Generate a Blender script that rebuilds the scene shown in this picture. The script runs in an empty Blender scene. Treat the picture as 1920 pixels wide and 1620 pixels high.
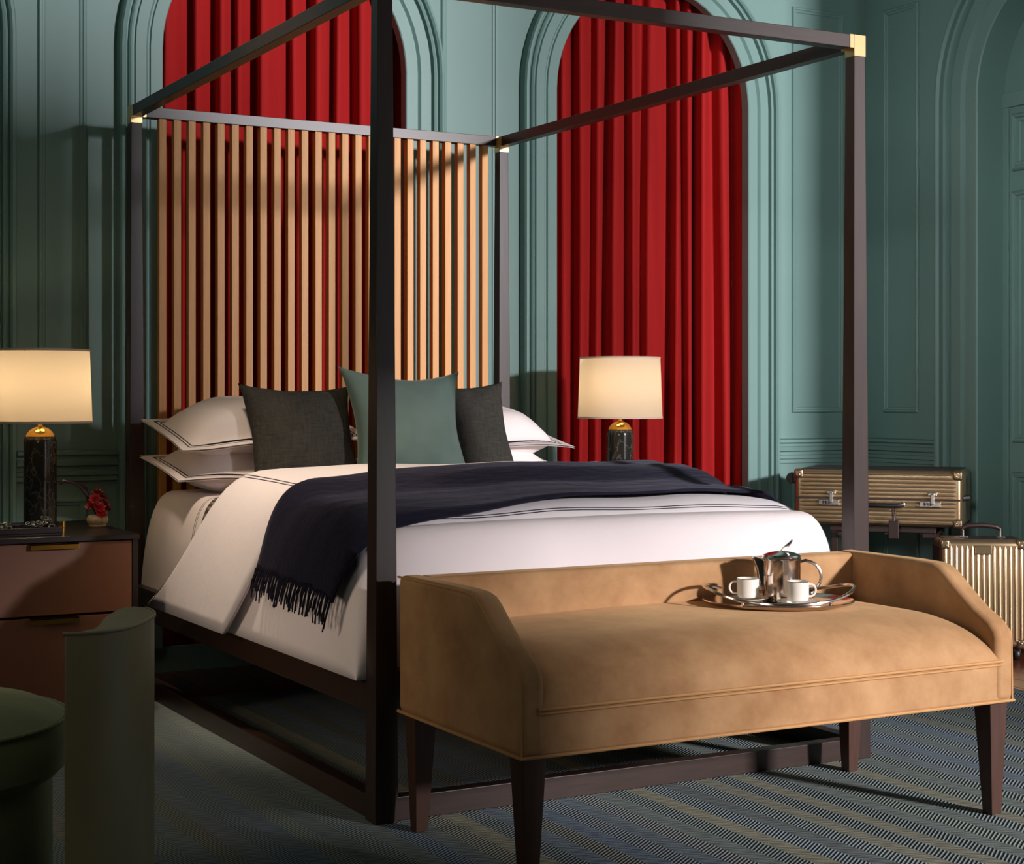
import bpy, bmesh, math, random
from mathutils import Vector, Matrix
from mathutils.geometry import tessellate_polygon
random.seed(7)
D = bpy.data
SC = bpy.context.scene
COL = SC.collection
R = math.radians
PI = math.pi

# ------------------------------------------------------------------ camera
TH = 0.502205
CAM = (-1.748, -3.8995, 1.1123)
cd = D.cameras.new('camera')
cam = D.objects.new('camera', cd); COL.objects.link(cam)
cam.location = CAM
cam.rotation_euler = (PI / 2, 0, -TH)
cd.sensor_width = 36.0
cd.lens = 36.0 * 3106.2 / 1920.0
cd.shift_y = -69.4 / 1920.0
cd.clip_start = 0.05
SC.camera = cam

# ------------------------------------------------------------------ world, light, exposure
w = D.worlds.new('world'); SC.world = w
w.use_nodes = True
bg = w.node_tree.nodes['Background']
bg.inputs[0].default_value = (0.80, 0.88, 1.0, 1)
bg.inputs[1].default_value = 0.12

def area(name, loc, target, size, power, col=(1, 1, 1), size_y=None):
    ld = D.lights.new(name, 'AREA')
    ld.energy = power; ld.color = col; ld.size = size
    if size_y:
        ld.shape = 'RECTANGLE'; ld.size_y = size_y
    o = D.objects.new(name, ld); COL.objects.link(o)
    o.location = loc
    o.rotation_euler = (Vector(target) - Vector(loc)).to_track_quat('-Z', 'Y').to_euler()
    return o
# low daylight reaching in through the openings of the right and front walls
KEY = area('daylight', (5.0, -11.0, 3.6), (1.0, 1.0, 1.0), 0.70, 2350, (1.0, 0.95, 0.985), 0.62)
# soft daylight from the tall opening in the right wall, beside and behind the camera
area('sky_opening', (5.2, -2.6, 2.2), (0.5, 0.6, 0.8), 3.0, 9, (0.93, 0.97, 1.0), 2.6)
# added fill from the front right, to catch the right-wall mouldings
fl_ = area('moulding_fill', (3.55, -6.25, 2.0), (3.6, 2.0, 1.6), 0.55, 8, (0.95, 0.98, 1.0), 3.0)
fl_.data.spread = R(70)
# added warm fill from the left front; no lamp stands there
area('left_front_fill', (-2.9, -2.6, 2.4), (0.6, 0.6, 0.8), 1.2, 6, (1.0, 0.86, 0.72))
fl_ = area('right_wall_fill', (-3.2, -4.2, 2.3), (3.9, 1.5, 1.9), 0.9, 9, (0.97, 1.0, 1.0))  # added fill for the right wall and door; no window there
fl_.data.spread = R(28)
fl_ = area('bed_flank_fill', (-3.15, 0.3, 1.5), (0.0, 0.60, 0.5), 0.7, 2.2, (1.0, 0.78, 0.60))  # added warm fill on the duvet's left flank, not a lamp
fl_.data.spread = R(46)
# added warm spot brightening the bed's left side, without a fixture
sl = D.lights.new('bed_spot_fill', 'SPOT'); sl.energy = 560; sl.color = (1.0, 0.79, 0.60); sl.spot_size = R(25); sl.spot_blend = 0.8; sl.shadow_soft_size = 0.22
so = D.objects.new('bed_spot_fill', sl); COL.objects.link(so); so.location = (-0.9, 0.0, 4.15)
so.rotation_euler = (Vector((0.34, 1.22, 0.75)) - Vector(so.location)).to_track_quat('-Z', 'Y').to_euler()

vs = SC.view_settings
vs.view_transform = 'Standard'
try: vs.look = 'None'
except Exception: pass
vs.gamma = 1.0
vs.exposure = 0.0
vs.use_curve_mapping = False

# ------------------------------------------------------------------ materials
def lin(c):
    def f(v):
        v /= 255.0
        return v / 12.92 if v <= 0.04045 else ((v + 0.055) / 1.055) ** 2.4
    return (f(c[0]), f(c[1]), f(c[2]), 1.0)

class NT:
    def __init__(s, name):
        s.m = D.materials.new(name); s.m.use_nodes = True
        s.n = s.m.node_tree.nodes; s.l = s.m.node_tree.links
        s.b = s.n['Principled BSDF']
    def new(s, t, **kw):
        n = s.n.new(t)
        for k, v in kw.items(): setattr(n, k, v)
        return n
    def link(s, a, b): s.l.new(a, b)
    def math(s, op, a, b=None, c=None):
        n = s.new('ShaderNodeMath', operation=op)
        for i, v in enumerate((a, b, c)):
            if v is None: continue
            if isinstance(v, (int, float)): n.inputs[i].default_value = v
            else: s.link(v, n.inputs[i])
        return n.outputs[0]
    def mix(s, fac, a, b):
        n = s.new('ShaderNodeMix', data_type='RGBA')
        for i, v in ((0, fac), (6, a), (7, b)):
            if isinstance(v, (int, float, tuple)): n.inputs[i].default_value = v
            else: s.link(v, n.inputs[i])
        return n.outputs[2]
    def noise(s, scale, vec=None, detail=3, rough=0.5):
        n = s.new('ShaderNodeTexNoise')
        n.inputs['Scale'].default_value = scale
        n.inputs['Detail'].default_value = detail
        n.inputs['Roughness'].default_value = rough
        if vec is not None: s.link(vec, n.inputs['Vector'])
        return n.outputs['Fac']
    def ramp(s, fac, stops):
        n = s.new('ShaderNodeValToRGB')
        el = n.color_ramp.elements
        while len(el) < len(stops): el.new(0.5)
        for e_, (p, c) in zip(el, stops): e_.position = p; e_.color = c
        s.link(fac, n.inputs[0])
        return n.outputs[0]
    def obj(s, scale=(1, 1, 1)):
        t = s.new('ShaderNodeTexCoord'); m = s.new('ShaderNodeMapping')
        m.inputs['Scale'].default_value = scale
        s.link(t.outputs['Object'], m.inputs['Vector'])
        return m.outputs[0]
    def uv(s):
        t = s.new('ShaderNodeUVMap'); x = s.new('ShaderNodeSeparateXYZ')
        s.link(t.outputs[0], x.inputs[0])
        return x.outputs[0], x.outputs[1], t.outputs[0]
    def bump(s, h, strength=0.2, dist=0.01):
        b = s.new('ShaderNodeBump')
        b.inputs['Strength'].default_value = strength
        b.inputs['Distance'].default_value = dist
        s.link(h, b.inputs['Height'])
        s.link(b.outputs[0], s.b.inputs['Normal'])
    def set(s, col=None, rough=0.5, metal=0.0, spec=None, sheen=None):
        if col is not None:
            if isinstance(col, tuple): s.b.inputs['Base Color'].default_value = col
            else: s.link(col, s.b.inputs['Base Color'])
        s.b.inputs['Roughness'].default_value = rough
        s.b.inputs['Metallic'].default_value = metal
        if spec is not None: s.b.inputs['Specular IOR Level'].default_value = spec
        if sheen is not None:
            s.b.inputs['Sheen Weight'].default_value = sheen[0]
            s.b.inputs['Sheen Roughness'].default_value = 0.45
            s.b.inputs['Sheen Tint'].default_value = sheen[1]
        return s.m

def simple(name, c, rough=0.5, metal=0.0, var=0.06, scale=6, bump=0.0, spec=None):
    t = NT(name)
    f = t.noise(scale, t.obj())
    a = lin(c); b = tuple(v * (1 - 2 * var) for v in a[:3]) + (1,)
    a = tuple(min(1, v * (1 + var)) for v in a[:3]) + (1,)
    if bump: t.bump(t.noise(scale * 12, t.obj()), bump, 0.004)
    return t.set(t.mix(f, b, a), rough, metal, spec)

M = {}
t = NT('teal_paint')
f = t.noise(2.2, t.obj(), 4)
t.bump(t.noise(60, t.obj()), 0.05, 0.003)
M['teal'] = t.set(t.mix(f, lin((108, 139, 133)), lin((116, 147, 141))), 0.48, spec=0.35)
M['ceiling'] = simple('ceiling_plaster', (205, 205, 198), 0.8)
M['plain'] = simple('grey_plaster', (120, 140, 135), 0.7)

t = NT('dark_stained_wood')
f = t.noise(7, t.obj((14, 14, 0.9)), 5)
t.bump(f, 0.05, 0.002)
M['wenge'] = t.set(t.mix(f, lin((34, 23, 19)), lin((60, 42, 34))), 0.36)
t = NT('dark_stained_wood_along')
f = t.noise(7, t.obj((1.2, 14, 14)), 5)
M['wenge_h'] = t.set(t.mix(f, lin((34, 23, 19)), lin((60, 42, 34))), 0.36)
t = NT('leg_wood')
f = t.noise(9, t.obj((10, 10, 1.0)), 5)
M['legwood'] = t.set(t.mix(f, lin((52, 31, 23)), lin((80, 50, 37))), 0.42)
t = NT('oak_slat')
f = t.noise(5, t.obj((22, 22, 0.8)), 5, 0.6)
g = t.noise(0.9, t.obj((9, 9, 1)), 2)
c1 = t.mix(f, lin((178, 114, 52)), lin((232, 172, 94)))
M['oak'] = t.set(t.mix(t.math('MULTIPLY', g, 0.35), c1, lin((190, 120, 60))), 0.5)
t = NT('floor_wood')
f = t.noise(4, t.obj((14, 0.8, 14)), 5)
M['floorwood'] = t.set(t.mix(f, lin((62, 26, 16)), lin((118, 60, 38))), 0.25)
M['brass'] = simple('brushed_brass', (226, 190, 138), 0.28, 1.0, 0.04, 14)
M['gold'] = simple('polished_gold', (214, 162, 74), 0.18, 1.0, 0.04, 14)
M['silver'] = simple('polished_silver', (232, 218, 208), 0.14, 1.0, 0.02, 10)
M['steel'] = simple('steel_hardware', (215, 208, 198), 0.25, 1.0, 0.02, 10)
M['black'] = simple('black_plastic', (24, 20, 20), 0.45)
M['darkleather'] = simple('dark_brown_leather', (46, 27, 22), 0.42, 0, 0.1, 30, 0.1)

t = NT('red_velvet')
f = t.noise(3, t.obj((6, 6, 0.5)), 4)
t.bump(t.noise(240, t.obj()), 0.15, 0.002)
M['red'] = t.set(t.mix(f, lin((142, 22, 24)), lin((174, 36, 35))), 0.75, spec=0.1, sheen=(0.35, lin((220, 80, 70))))

def linen(name, c, lines, mode, wd=0.0024):
    """cotton with narrow navy lines at given distances (metres in the UV map) from the hem"""
    t = NT(name)
    u, v, vec = t.uv()
    d = t.math('MINIMUM', u, v) if mode == 'min' else u
    tot = None
    for a in lines:
        x = t.math('COMPARE', d, a, wd)
        tot = x if tot is None else t.math('MAXIMUM', tot, x)
    f = t.noise(4, t.obj(), 3)
    base = t.mix(f, tuple(k * 0.95 for k in lin(c)[:3]) + (1,), lin(c))
    col = t.mix(tot, base, lin((22, 20, 38))) if tot is not None else base
    h = t.math('ADD', t.noise(5, t.obj((1, 1.6, 1)), 4, 0.6), t.math('MULTIPLY', t.noise(420, t.obj()), 0.04))
    t.bump(h, 0.22, 0.02)
    return t.set(col, 0.78, spec=0.15, sheen=(0.08, (1, 1, 1, 1)))
WH = (240, 231, 232)
M['duvet'] = linen('white_duvet_cotton', WH, (0.452, 0.464), 'min')
M['flap'] = linen('white_duvet_reverse', WH, (0.50, 0.513), 'u')
M['sheet'] = linen('white_sheet_cotton', (236, 224, 222), (1.655, 1.670), 'u')
M['sham'] = linen('white_sham_cotton', (238, 226, 222), (0.037, 0.051), 'u', 0.0029)
t = NT('grey_blanket_weave')
x, y, vec = t.uv()
wv = t.math('SINE', t.math('MULTIPLY', y, 520.0))
t.bump(wv, 0.5, 0.004)
M['greyblanket'] = t.set(t.mix(t.math('MULTIPLY_ADD', wv, 0.5, 0.5), lin((92, 78, 74)), lin((150, 134, 126))), 0.9, spec=0.05)
t = NT('navy_throw_wool')
f = t.noise(9, t.obj((1, 9, 9)), 4)
t.bump(t.math('ADD', t.noise(9, t.obj((1.5, 7, 4)), 4), t.math('MULTIPLY', t.noise(500, t.obj()), 0.2)), 0.35, 0.012)
M['navy'] = t.set(t.mix(f, lin((17, 16, 28)), lin((38, 35, 50))), 0.85, spec=0.08, sheen=(0.12, (0.6, 0.6, 0.75, 1)))
t = NT('charcoal_linen')
f = t.noise(150, t.obj((1, 0.3, 0.16)), 3)
f2 = t.noise(150, t.obj((0.16, 0.3, 1)), 3)
h = t.math('ADD', f, f2)
t.bump(h, 0.5, 0.004)
M['charcoal'] = t.set(t.mix(t.math('MULTIPLY', h, 0.6), lin((24, 24, 24)), lin((72, 70, 64))), 0.9, spec=0.05)
t = NT('sea_green_velvet')
f = t.noise(7, t.obj(), 4)
t.bump(t.noise(300, t.obj()), 0.15, 0.002)
M['seagreen'] = t.set(t.mix(f, lin((70, 88, 84)), lin((100, 116, 108))), 0.8, spec=0.1, sheen=(0.4, lin((190, 205, 190))))
t = NT('tan_suede')
f = t.ramp(t.noise(6, t.obj(), 6, 0.65), [(0.3, (0, 0, 0, 1)), (0.7, (1, 1, 1, 1))])
t.bump(t.noise(260, t.obj()), 0.12, 0.002)
M['tan'] = t.set(t.mix(f, lin((152, 111, 74)), lin((188, 147, 105))), 0.8, spec=0.1, sheen=(0.3, lin((240, 200, 150))))
M['tanpipe'] = simple('tan_piping', (188, 138, 84), 0.7)
t = NT('olive_velvet')
f = t.noise(8, t.obj((1, 1, 0.5)), 4)
M['olive'] = t.set(t.mix(f, lin((118, 110, 80)), lin((156, 148, 114))), 0.42, spec=0.5, sheen=(0.3, lin((150, 150, 120))))
t = NT('green_velvet')
f = t.noise(8, t.obj(), 4)
M['green'] = t.set(t.mix(f, lin((96, 108, 86)), lin((148, 152, 110))), 0.75, spec=0.2, sheen=(0.4, lin((170, 180, 140))))

t = NT('smoky_stone')
v = t.new('ShaderNodeTexVoronoi', feature='DISTANCE_TO_EDGE')
mp = t.obj((5, 5, 2.4))
ns = t.new('ShaderNodeTexNoise'); ns.inputs['Scale'].default_value = 3
va = t.new('ShaderNodeVectorMath', operation='ADD')
t.link(mp, ns.inputs['Vector']); t.link(mp, va.inputs[0]); t.link(ns.outputs['Color'], va.inputs[1])
t.link(va.outputs[0], v.inputs['Vector'])
vein = t.ramp(v.outputs['Distance'], [(0.0, (1, 1, 1, 1)), (0.035, (0, 0, 0, 1))])
M['stone'] = t.set(t.mix(vein, t.mix(t.noise(4, t.obj()), lin((30, 29, 26)), lin((62, 58, 50))), lin((112, 104, 90))), 0.14)
t = NT('linen_lamp_shade')
tr = t.new('ShaderNodeBsdfTranslucent'); tr.inputs[0].default_value = (0.95, 0.87, 0.76, 1)
df = t.new('ShaderNodeBsdfDiffuse'); df.inputs[0].default_value = lin((240, 226, 208))
mx = t.new('ShaderNodeMixShader'); mx.inputs[0].default_value = 0.55
t.link(df.outputs[0], mx.inputs[1]); t.link(tr.outputs[0], mx.inputs[2])
t.link(mx.outputs[0], t.n['Material Output'].inputs['Surface'])
M['shade'] = t.m
M['shadetrim'] = simple('shade_trim', (232, 210, 184), 0.8)
t = NT('bulb_glass'); t.set((1, 0.8, 0.5, 1), 0.4)
t.b.inputs['Emission Color'].default_value = (1, 0.72, 0.38, 1)
t.b.inputs['Emission Strength'].default_value = 20
M['bulb'] = t.m
M['drawer'] = simple('bronzed_drawer_leather', (128, 82, 56), 0.45, 0, 0.07, 5)
M['case'] = simple('espresso_case', (34, 22, 22), 0.3, 0, 0.1, 9)
t = NT('champagne_aluminium')
M['alu'] = t.set(t.mix(t.noise(8, t.obj()), lin((176, 146, 110)), lin((200, 172, 136))), 0.3, 0.9)
M['alu2'] = simple('champagne_guard', (192, 164, 128), 0.25, 0.95)
M['porcelain'] = simple('white_porcelain', (236, 228, 214), 0.16, 0, 0.01)
M['vase'] = simple('beige_ceramic', (214, 178, 132), 0.4, 0, 0.06, 30)
M['petal'] = simple('red_petal', (176, 14, 22), 0.55, 0, 0.2, 60)
M['burgundy'] = simple('burgundy_leaf', (52, 14, 18), 0.45)
M['stem'] = simple('green_stem', (40, 60, 34), 0.6)
M['curtainrod'] = simple('rod_metal', (60, 50, 40), 0.4, 0.8)
M['void'] = simple('shaft_paint', (60, 78, 74), 0.7)

t = NT('herringbone_rug')
x3 = t.new('ShaderNodeSeparateXYZ')
t.link(t.obj(), x3.inputs[0])
X, Y = x3.outputs[0], x3.outputs[1]
SW = 0.058
sx = t.math('DIVIDE', X, SW)
band = t.math('FLOOR', sx)
fr = t.math('FRACT', sx)
wn = t.new('ShaderNodeTexWhiteNoise', noise_dimensions='1D'); t.link(band, wn.inputs['W'])
par = t.math('MULTIPLY_ADD', t.math('MODULO', t.math('ABSOLUTE', band), 2.0), 2.0, -1.0)
wob = t.math('MULTIPLY', t.noise(5, t.obj(), 2), 0.012)
ph = t.math('ADD', t.math('DIVIDE', t.math('ADD', Y, wob), 0.0125), t.math('MULTIPLY', t.math('MULTIPLY', fr, par), 3.4))
st = t.math('SINE', t.math('MULTIPLY', ph, 2 * PI))
st = t.math('MULTIPLY_ADD', st, 0.5, 0.5)
dark = t.ramp(wn.outputs['Value'], [(0.0, lin((36, 44, 58))), (0.35, lin((54, 68, 72))), (0.6, lin((44, 56, 84))), (0.8, lin((70, 76, 70))), (1.0, lin((36, 42, 50)))])
lite = t.ramp(wn.outputs['Value'], [(0.0, lin((150, 164, 162))), (0.35, lin((166, 176, 164))), (0.6, lin((146, 164, 180))), (0.8, lin((196, 190, 160))), (1.0, lin((128, 142, 148)))])
big = t.noise(1.6, t.obj((3.5, 0.5, 1)), 3)
col = t.mix(st, dark, lite)
col = t.mix(t.math('MULTIPLY', big, 0.55), col, t.mix(st, lin((60, 72, 76)), lin((116, 124, 120))))
t.bump(st, 0.5, 0.004)
M['rug'] = t.set(col, 0.95, spec=0.05)
M['rugedge'] = simple('rug_binding', (96, 102, 96), 0.95)

# ------------------------------------------------------------------ builders
def finish(name, me, mat, parent=None, loc=(0, 0, 0), rot=(0, 0, 0), smooth=True, angle=38, bevel=0, seg=2, solid=0):
    me.name = name
    if mat is not None: me.materials.append(mat)
    if smooth:
        bm = bmesh.new(); bm.from_mesh(me)
        for fc in bm.faces: fc.smooth = True
        ca = R(angle)
        for ed in bm.edges:
            if len(ed.link_faces) == 2 and ed.calc_face_angle(0) > ca: ed.smooth = False
        bm.to_mesh(me); bm.free()
    o = D.objects.new(name, me); COL.objects.link(o)
    o.location = loc; o.rotation_euler = rot
    if parent is not None: o.parent = parent
    if solid:
        m = o.modifiers.new('solid', 'SOLIDIFY'); m.thickness = solid; m.offset = -1
    if bevel:
        m = o.modifiers.new('bevel', 'BEVEL'); m.width = bevel; m.segments = seg; m.limit_method = 'ANGLE'; m.angle_limit = R(35)
        m.harden_normals = False
    return o

def obj(name, bm, mat, parent=None, recalc=True, **kw):
    if recalc: bmesh.ops.recalc_face_normals(bm, faces=bm.faces)
    me = D.meshes.new(name); bm.to_mesh(me); bm.free()
    return finish(name, me, mat, parent, **kw)

def box(bm, a, b):
    (x0, y0, z0), (x1, y1, z1) = a, b
    v = [bm.verts.new(p) for p in ((x0, y0, z0), (x1, y0, z0), (x1, y1, z0), (x0, y1, z0), (x0, y0, z1), (x1, y0, z1), (x1, y1, z1), (x0, y1, z1))]
    for q in ((0, 3, 2, 1), (4, 5, 6, 7), (0, 1, 5, 4), (1, 2, 6, 5), (2, 3, 7, 6), (3, 0, 4, 7)):
        bm.faces.new([v[i] for i in q])
    return bm
def boxo(name, a, b, mat, parent=None, bevel=0.003, **kw):
    return obj(name, box(bmesh.new(), a, b), mat, parent, smooth=False, bevel=bevel, **kw)
def frustum(bm, c0, s0, c1, s1):
    """square tapered bar from centre c0 (full sizes s0) to c1"""
    v = []
    for c, s in ((c0, s0), (c1, s1)):
        for dx, dy in ((-1, -1), (1, -1), (1, 1), (-1, 1)):
            v.append(bm.verts.new((c[0] + dx * s[0] / 2, c[1] + dy * s[1] / 2, c[2])))
    for q in ((0, 3, 2, 1), (4, 5, 6, 7), (0, 1, 5, 4), (1, 2, 6, 5), (2, 3, 7, 6), (3, 0, 4, 7)):
        bm.faces.new([v[i] for i in q])
    return bm
def grid(bm, rows, uvs=None, close_u=False):
    V = [[bm.verts.new(p) for p in r] for r in rows]
    lay = bm.loops.layers.uv.verify() if uvs else None
    n = len(V[0])
    for i in range(len(V) - 1):
        for j in range(n if close_u else n - 1):
            k = (j + 1) % n
            try: fc = bm.faces.new((V[i][j], V[i][k], V[i + 1][k], V[i + 1][j]))
            except ValueError: continue
            if uvs:
                for lp, (a, b) in zip(fc.loops, ((i, j), (i, k), (i + 1, k), (i + 1, j))): lp[lay].uv = uvs[a][b]
    return V
def lathe(bm, prof, seg=40, c=(0, 0, 0), cap=True):
    rows = [[(c[0] + r * math.cos(2 * PI * j / seg), c[1] + r * math.sin(2 * PI * j / seg), c[2] + z) for j in range(seg)] for r, z in prof]
    V = grid(bm, rows, close_u=True)
    if cap:
        for r in (V[0], V[-1]):
            try: bm.faces.new(r)
            except ValueError: pass
    return bm
def tube(bm, pts, r, seg=8, closed=False, cap=True):
    pts = [Vector(p) for p in pts]; n = len(pts); rows = []
    up = Vector((0, 0, 1)); prev = None
    for i, p in enumerate(pts):
        if closed: tg = pts[(i + 1) % n] - pts[i - 1]
        else: tg = pts[min(i + 1, n - 1)] - pts[max(i - 1, 0)]
        tg.normalize()
        a = prev if prev is not None else (up.cross(tg) if abs(tg.z) < 0.95 else Vector((1, 0, 0)))
        a = (a - tg * a.dot(tg)).normalized(); b = tg.cross(a); prev = a
        rr = r[i] if isinstance(r, (list, tuple)) else r
        rows.append([p + (a * math.cos(2 * PI * j / seg) + b * math.sin(2 * PI * j / seg)) * rr for j in range(seg)])
    if closed: rows.append(rows[0])
    V = grid(bm, rows, close_u=True)
    if cap and not closed:
        for rw in (V[0], V[-1]):
            try: bm.faces.new(rw)
            except ValueError: pass
    if closed: bmesh.ops.remove_doubles(bm, verts=bm.verts, dist=1e-6)
    return bm
def prism(bm, poly, fn, d0, d1):
    """poly: 2-D outline; fn(a, b, d) -> point"""
    A = [bm.verts.new(fn(a, b, d0)) for a, b in poly]; B = [bm.verts.new(fn(a, b, d1)) for a, b in poly]
    bm.faces.new(A); bm.faces.new(list(reversed(B)))
    n = len(poly)
    for i in range(n): bm.faces.new((A[i], B[i], B[(i + 1) % n], A[(i + 1) % n]))
    return bm
def empty(name, loc=(0, 0, 0), rz=0):
    o = D.objects.new(name, None); COL.objects.link(o); o.location = loc; o.rotation_euler = (0, 0, rz)
    o.empty_display_size = 0.1
    return o
def tag(o, label, cat, group=None):
    o['label'] = label; o['category'] = cat
    if group: o['group'] = group
    return o
def struct(o): o['kind'] = 'structure'; return o
def copy_tree(o, parent=None):
    c = o.copy(); COL.objects.link(c); c.parent = parent
    for ch in list(o.children): copy_tree(ch, c)
    return c

# ------------------------------------------------------------------ the room
YW, XR, XL, YF, ZC = 2.6, 3.867, -3.4, -6.0, 4.3
AR, ZS = 0.535, 2.50                          # arch radius, springing height
ARCH = (0.752, 2.577)                         # centres of the two curtained arches
ARCH0 = 0.752 - 1.825
DOORC = 1.251
struct(obj('floor', box(bmesh.new(), (XL, YF, -0.12), (XR + 0.3, YW + 0.45, -0.02)), M['floorwood'], smooth=False))
fl = D.objects['floor']
pm = None
for i in range(57):
    x = XL + 0.065 + i * 0.13
    y0 = -6.0
    if pm is None:
        pl = boxo('plank', (-0.0635, 0, -0.02), (0.0635, YW - YF, 0.0), M['floorwood'], fl, bevel=0.0015)
        pm = pl
    else:
        pl = pm.copy(); COL.objects.link(pl)
    pl.parent = fl; pl.location = (x, y0, 0)
struct(obj('ceiling', box(bmesh.new(), (XL, YF - 0.1, ZC), (XR + 0.3, YW + 0.45, ZC + 0.1)), M['ceiling'], smooth=False))

def arch_loop(c, r, z0, n=28):
    p = [(c - r, z0)] + [(c - r * math.cos(PI * i / n), ZS + r * math.sin(PI * i / n)) for i in range(n + 1)] + [(c + r, z0)]
    return p
def wall_holes(bm, outer, holes, fn, depth):
    polys = [outer] + holes
    flat = [p for q in polys for p in q]
    tri = tessellate_polygon([[Vector((a, b, 0)) for a, b in q] for q in polys])
    for d in (0.0, depth):
        V = [bm.verts.new(fn(a, b, d)) for a, b in flat]
        for tr_ in tri:
            try: bm.faces.new([V[i] for i in tr_])
            except ValueError: pass
    for q in polys:
        A = [bm.verts.new(fn(a, b, 0)) for a, b in q]; B = [bm.verts.new(fn(a, b, depth)) for a, b in q]
        for i in range(len(q)):
            bm.faces.new((A[i], A[(i + 1) % len(q)], B[(i + 1) % len(q)], B[i]))
    bmesh.ops.remove_doubles(bm, verts=bm.verts, dist=1e-5)
    return bm
fb = lambda a, b, d: (a, YW + d, b)           # back wall: d goes into the wall
fr_ = lambda a, b, d: (XR + d, a, b)          # right wall
bm = wall_holes(bmesh.new(), [(XL, 0), (XR, 0), (XR, ZC), (XL, ZC)], [arch_loop(c, AR, 0.10) for c in ARCH], fb, 0.025)
struct(obj('wall_back', bm, M['teal'], smooth=False))
struct(obj('wall_back_outer', box(bmesh.new(), (XL, YW + 0.36, 0), (XR + 0.3, YW + 0.45, ZC)), M['void'], smooth=False))
# right wall: arched door far back, a tall wide opening to daylight beside the camera
OPY0, OPY1 = -5.7, -0.95
bm = wall_holes(bmesh.new(), [(OPY1, 0), (YW, 0), (YW, ZC), (OPY1, ZC)], [arch_loop(DOORC, AR, 0.02)], fr_, 0.14)
box(bm, (XR, OPY0, 3.75), (XR + 0.14, OPY1, ZC)); box(bm, (XR, YF, 0), (XR + 0.14, OPY0, ZC))
struct(obj('wall_right', bm, M['teal'], smooth=False))
struct(obj('wall_left', box(bmesh.new(), (XL - 0.1, YF, 0), (XL, YW + 0.45, ZC)), M['teal'], smooth=False))
# front wall behind the camera: made-up openings shaped to keep the left in shade
bm = bmesh.new()
FX = 2.80
box(bm, (XL, YF - 0.1, 0), (FX, YF, 3.24)); box(bm, (XL, YF - 0.1, 3.24), (1.3, YF, ZC))
box(bm, (FX, YF - 0.1, 2.36), (3.33, YF, 3.24))
box(bm, (1.3, YF - 0.1, 3.8), (XR + 0.14, YF, ZC)); box(bm, (FX, YF - 0.1, 0), (XR + 0.14, YF, 0.15))
struct(obj('wall_front', bm, M['teal'], smooth=False))

# mouldings -------------------------------------------------
PROF = [(0.0, 0.0), (0.0, 0.022), (0.004, 0.026), (0.050, 0.026), (0.054, 0.017), (0.060, 0.017), (0.064, 0.022), (0.070, 0.030),
        (0.112, 0.030), (0.116, 0.020), (0.124, 0.020), (0.128, 0.040), (0.136, 0.044), (0.142, 0.038), (0.145, 0.028), (0.151, 0.028),
        (0.154, 0.044), (0.162, 0.052), (0.172, 0.050), (0.178, 0.040), (0.182, 0.0)]
def arch_moulding(c, r, z0, fn, prof, n=28):
    path = [((c - r, z0), (-1, 0))] + [((c - r * math.cos(PI * i / n), ZS + r * math.sin(PI * i / n)), (-math.cos(PI * i / n), math.sin(PI * i / n))) for i in range(n + 1)] + [((c + r, z0), (1, 0))]
    rows = [[fn(p[0] + o_[0] * a, p[1] + o_[1] * a, -h) for a, h in prof] for p, o_ in path]
    bm = bmesh.new(); grid(bm, rows)
    return bm
def rect_moulding(a0, b0, a1, b1, fn, prof):
    rows = [[fn(a + o1 * k, b + o2 * k, -h) for k, h in prof] for (a, b, o1, o2) in ((a0, b0, -1, -1), (a1, b0, 1, -1), (a1, b1, 1, 1), (a0, b1, -1, 1), (a0, b0, -1, -1))]
    bm = bmesh.new(); grid(bm, rows)
    return bm
ntrim = 0
def trim(bm, angle=25):
    global ntrim
    ntrim += 1
    return struct(obj('trim_%d' % ntrim, bm, M['teal'], angle=angle))
for c in ARCH + (ARCH0,):
    trim(arch_moulding(c, AR, 0.10, fb, PROF))
DPROF = [(o_ * 1.42, h * 1.5) for o_, h in PROF]
trim(arch_moulding(DOORC, AR, 0.02, fr_, DPROF))
SMALL = [(-0.020, 0.0), (-0.016, 0.005), (-0.008, 0.007), (-0.004, 0.012), (0.003, 0.013), (0.008, 0.008), (0.010, 0.0)]
STEP = [(-0.012, 0.0), (-0.010, 0.014), (0.010, 0.014), (0.012, 0.0)]
# back wall panels: between the arches, right bay, left bay (upper and lower fields)
for a0, a1 in ((1.475, 1.738), (3.404, 3.711), (-0.262, -0.092)):
    trim(rect_moulding(a0, 1.034, a1, 3.02, fb, SMALL))
    trim(rect_moulding(a0, 0.28, a1, 0.70, fb, SMALL))
trim(rect_moulding(2.22, 1.034, 2.453, 3.02, fr_, SMALL))
trim(rect_moulding(2.22, 0.28, 2.453, 0.70, fr_, SMALL))
RAIL = [(0.775, 0), (0.778, 0.014), (0.795, 0.014), (0.800, 0.022), (0.815, 0.022), (0.818, 0.012), (0.832, 0.012), (0.838, 0.030), (0.856, 0.034), (0.862, 0.024), (0.872, 0.024), (0.880, 0.040), (0.893, 0.040), (0.898, 0.0)]
BASE = [(0, 0), (0, 0.024), (0.14, 0.024), (0.15, 0.014), (0.165, 0.014), (0.175, 0.006), (0.18, 0)]
def run(prof, a0, a1, fn):
    return prism(bmesh.new(), prof, lambda z, h, a: fn(a, z, -h), a0, a1)
L_, R_ = ARCH0 + AR + 0.182, ARCH[0] - AR - 0.182
for a0, a1 in ((L_, R_), (ARCH[0] + AR + 0.182, ARCH[1] - AR - 0.182), (ARCH[1] + AR + 0.182, XR)):
    trim(run(RAIL, a0, a1, fb), 20)
    struct(obj('baseboard_back', run(BASE, a0, a1, fb), M['teal'], angle=20))
trim(run(RAIL, DOORC + AR + 0.26, YW - 0.041, fr_), 20)
struct(obj('baseboard_right', run(BASE, DOORC + AR + 0.26, YW - 0.025, fr_), M['teal'], angle=20))
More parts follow.
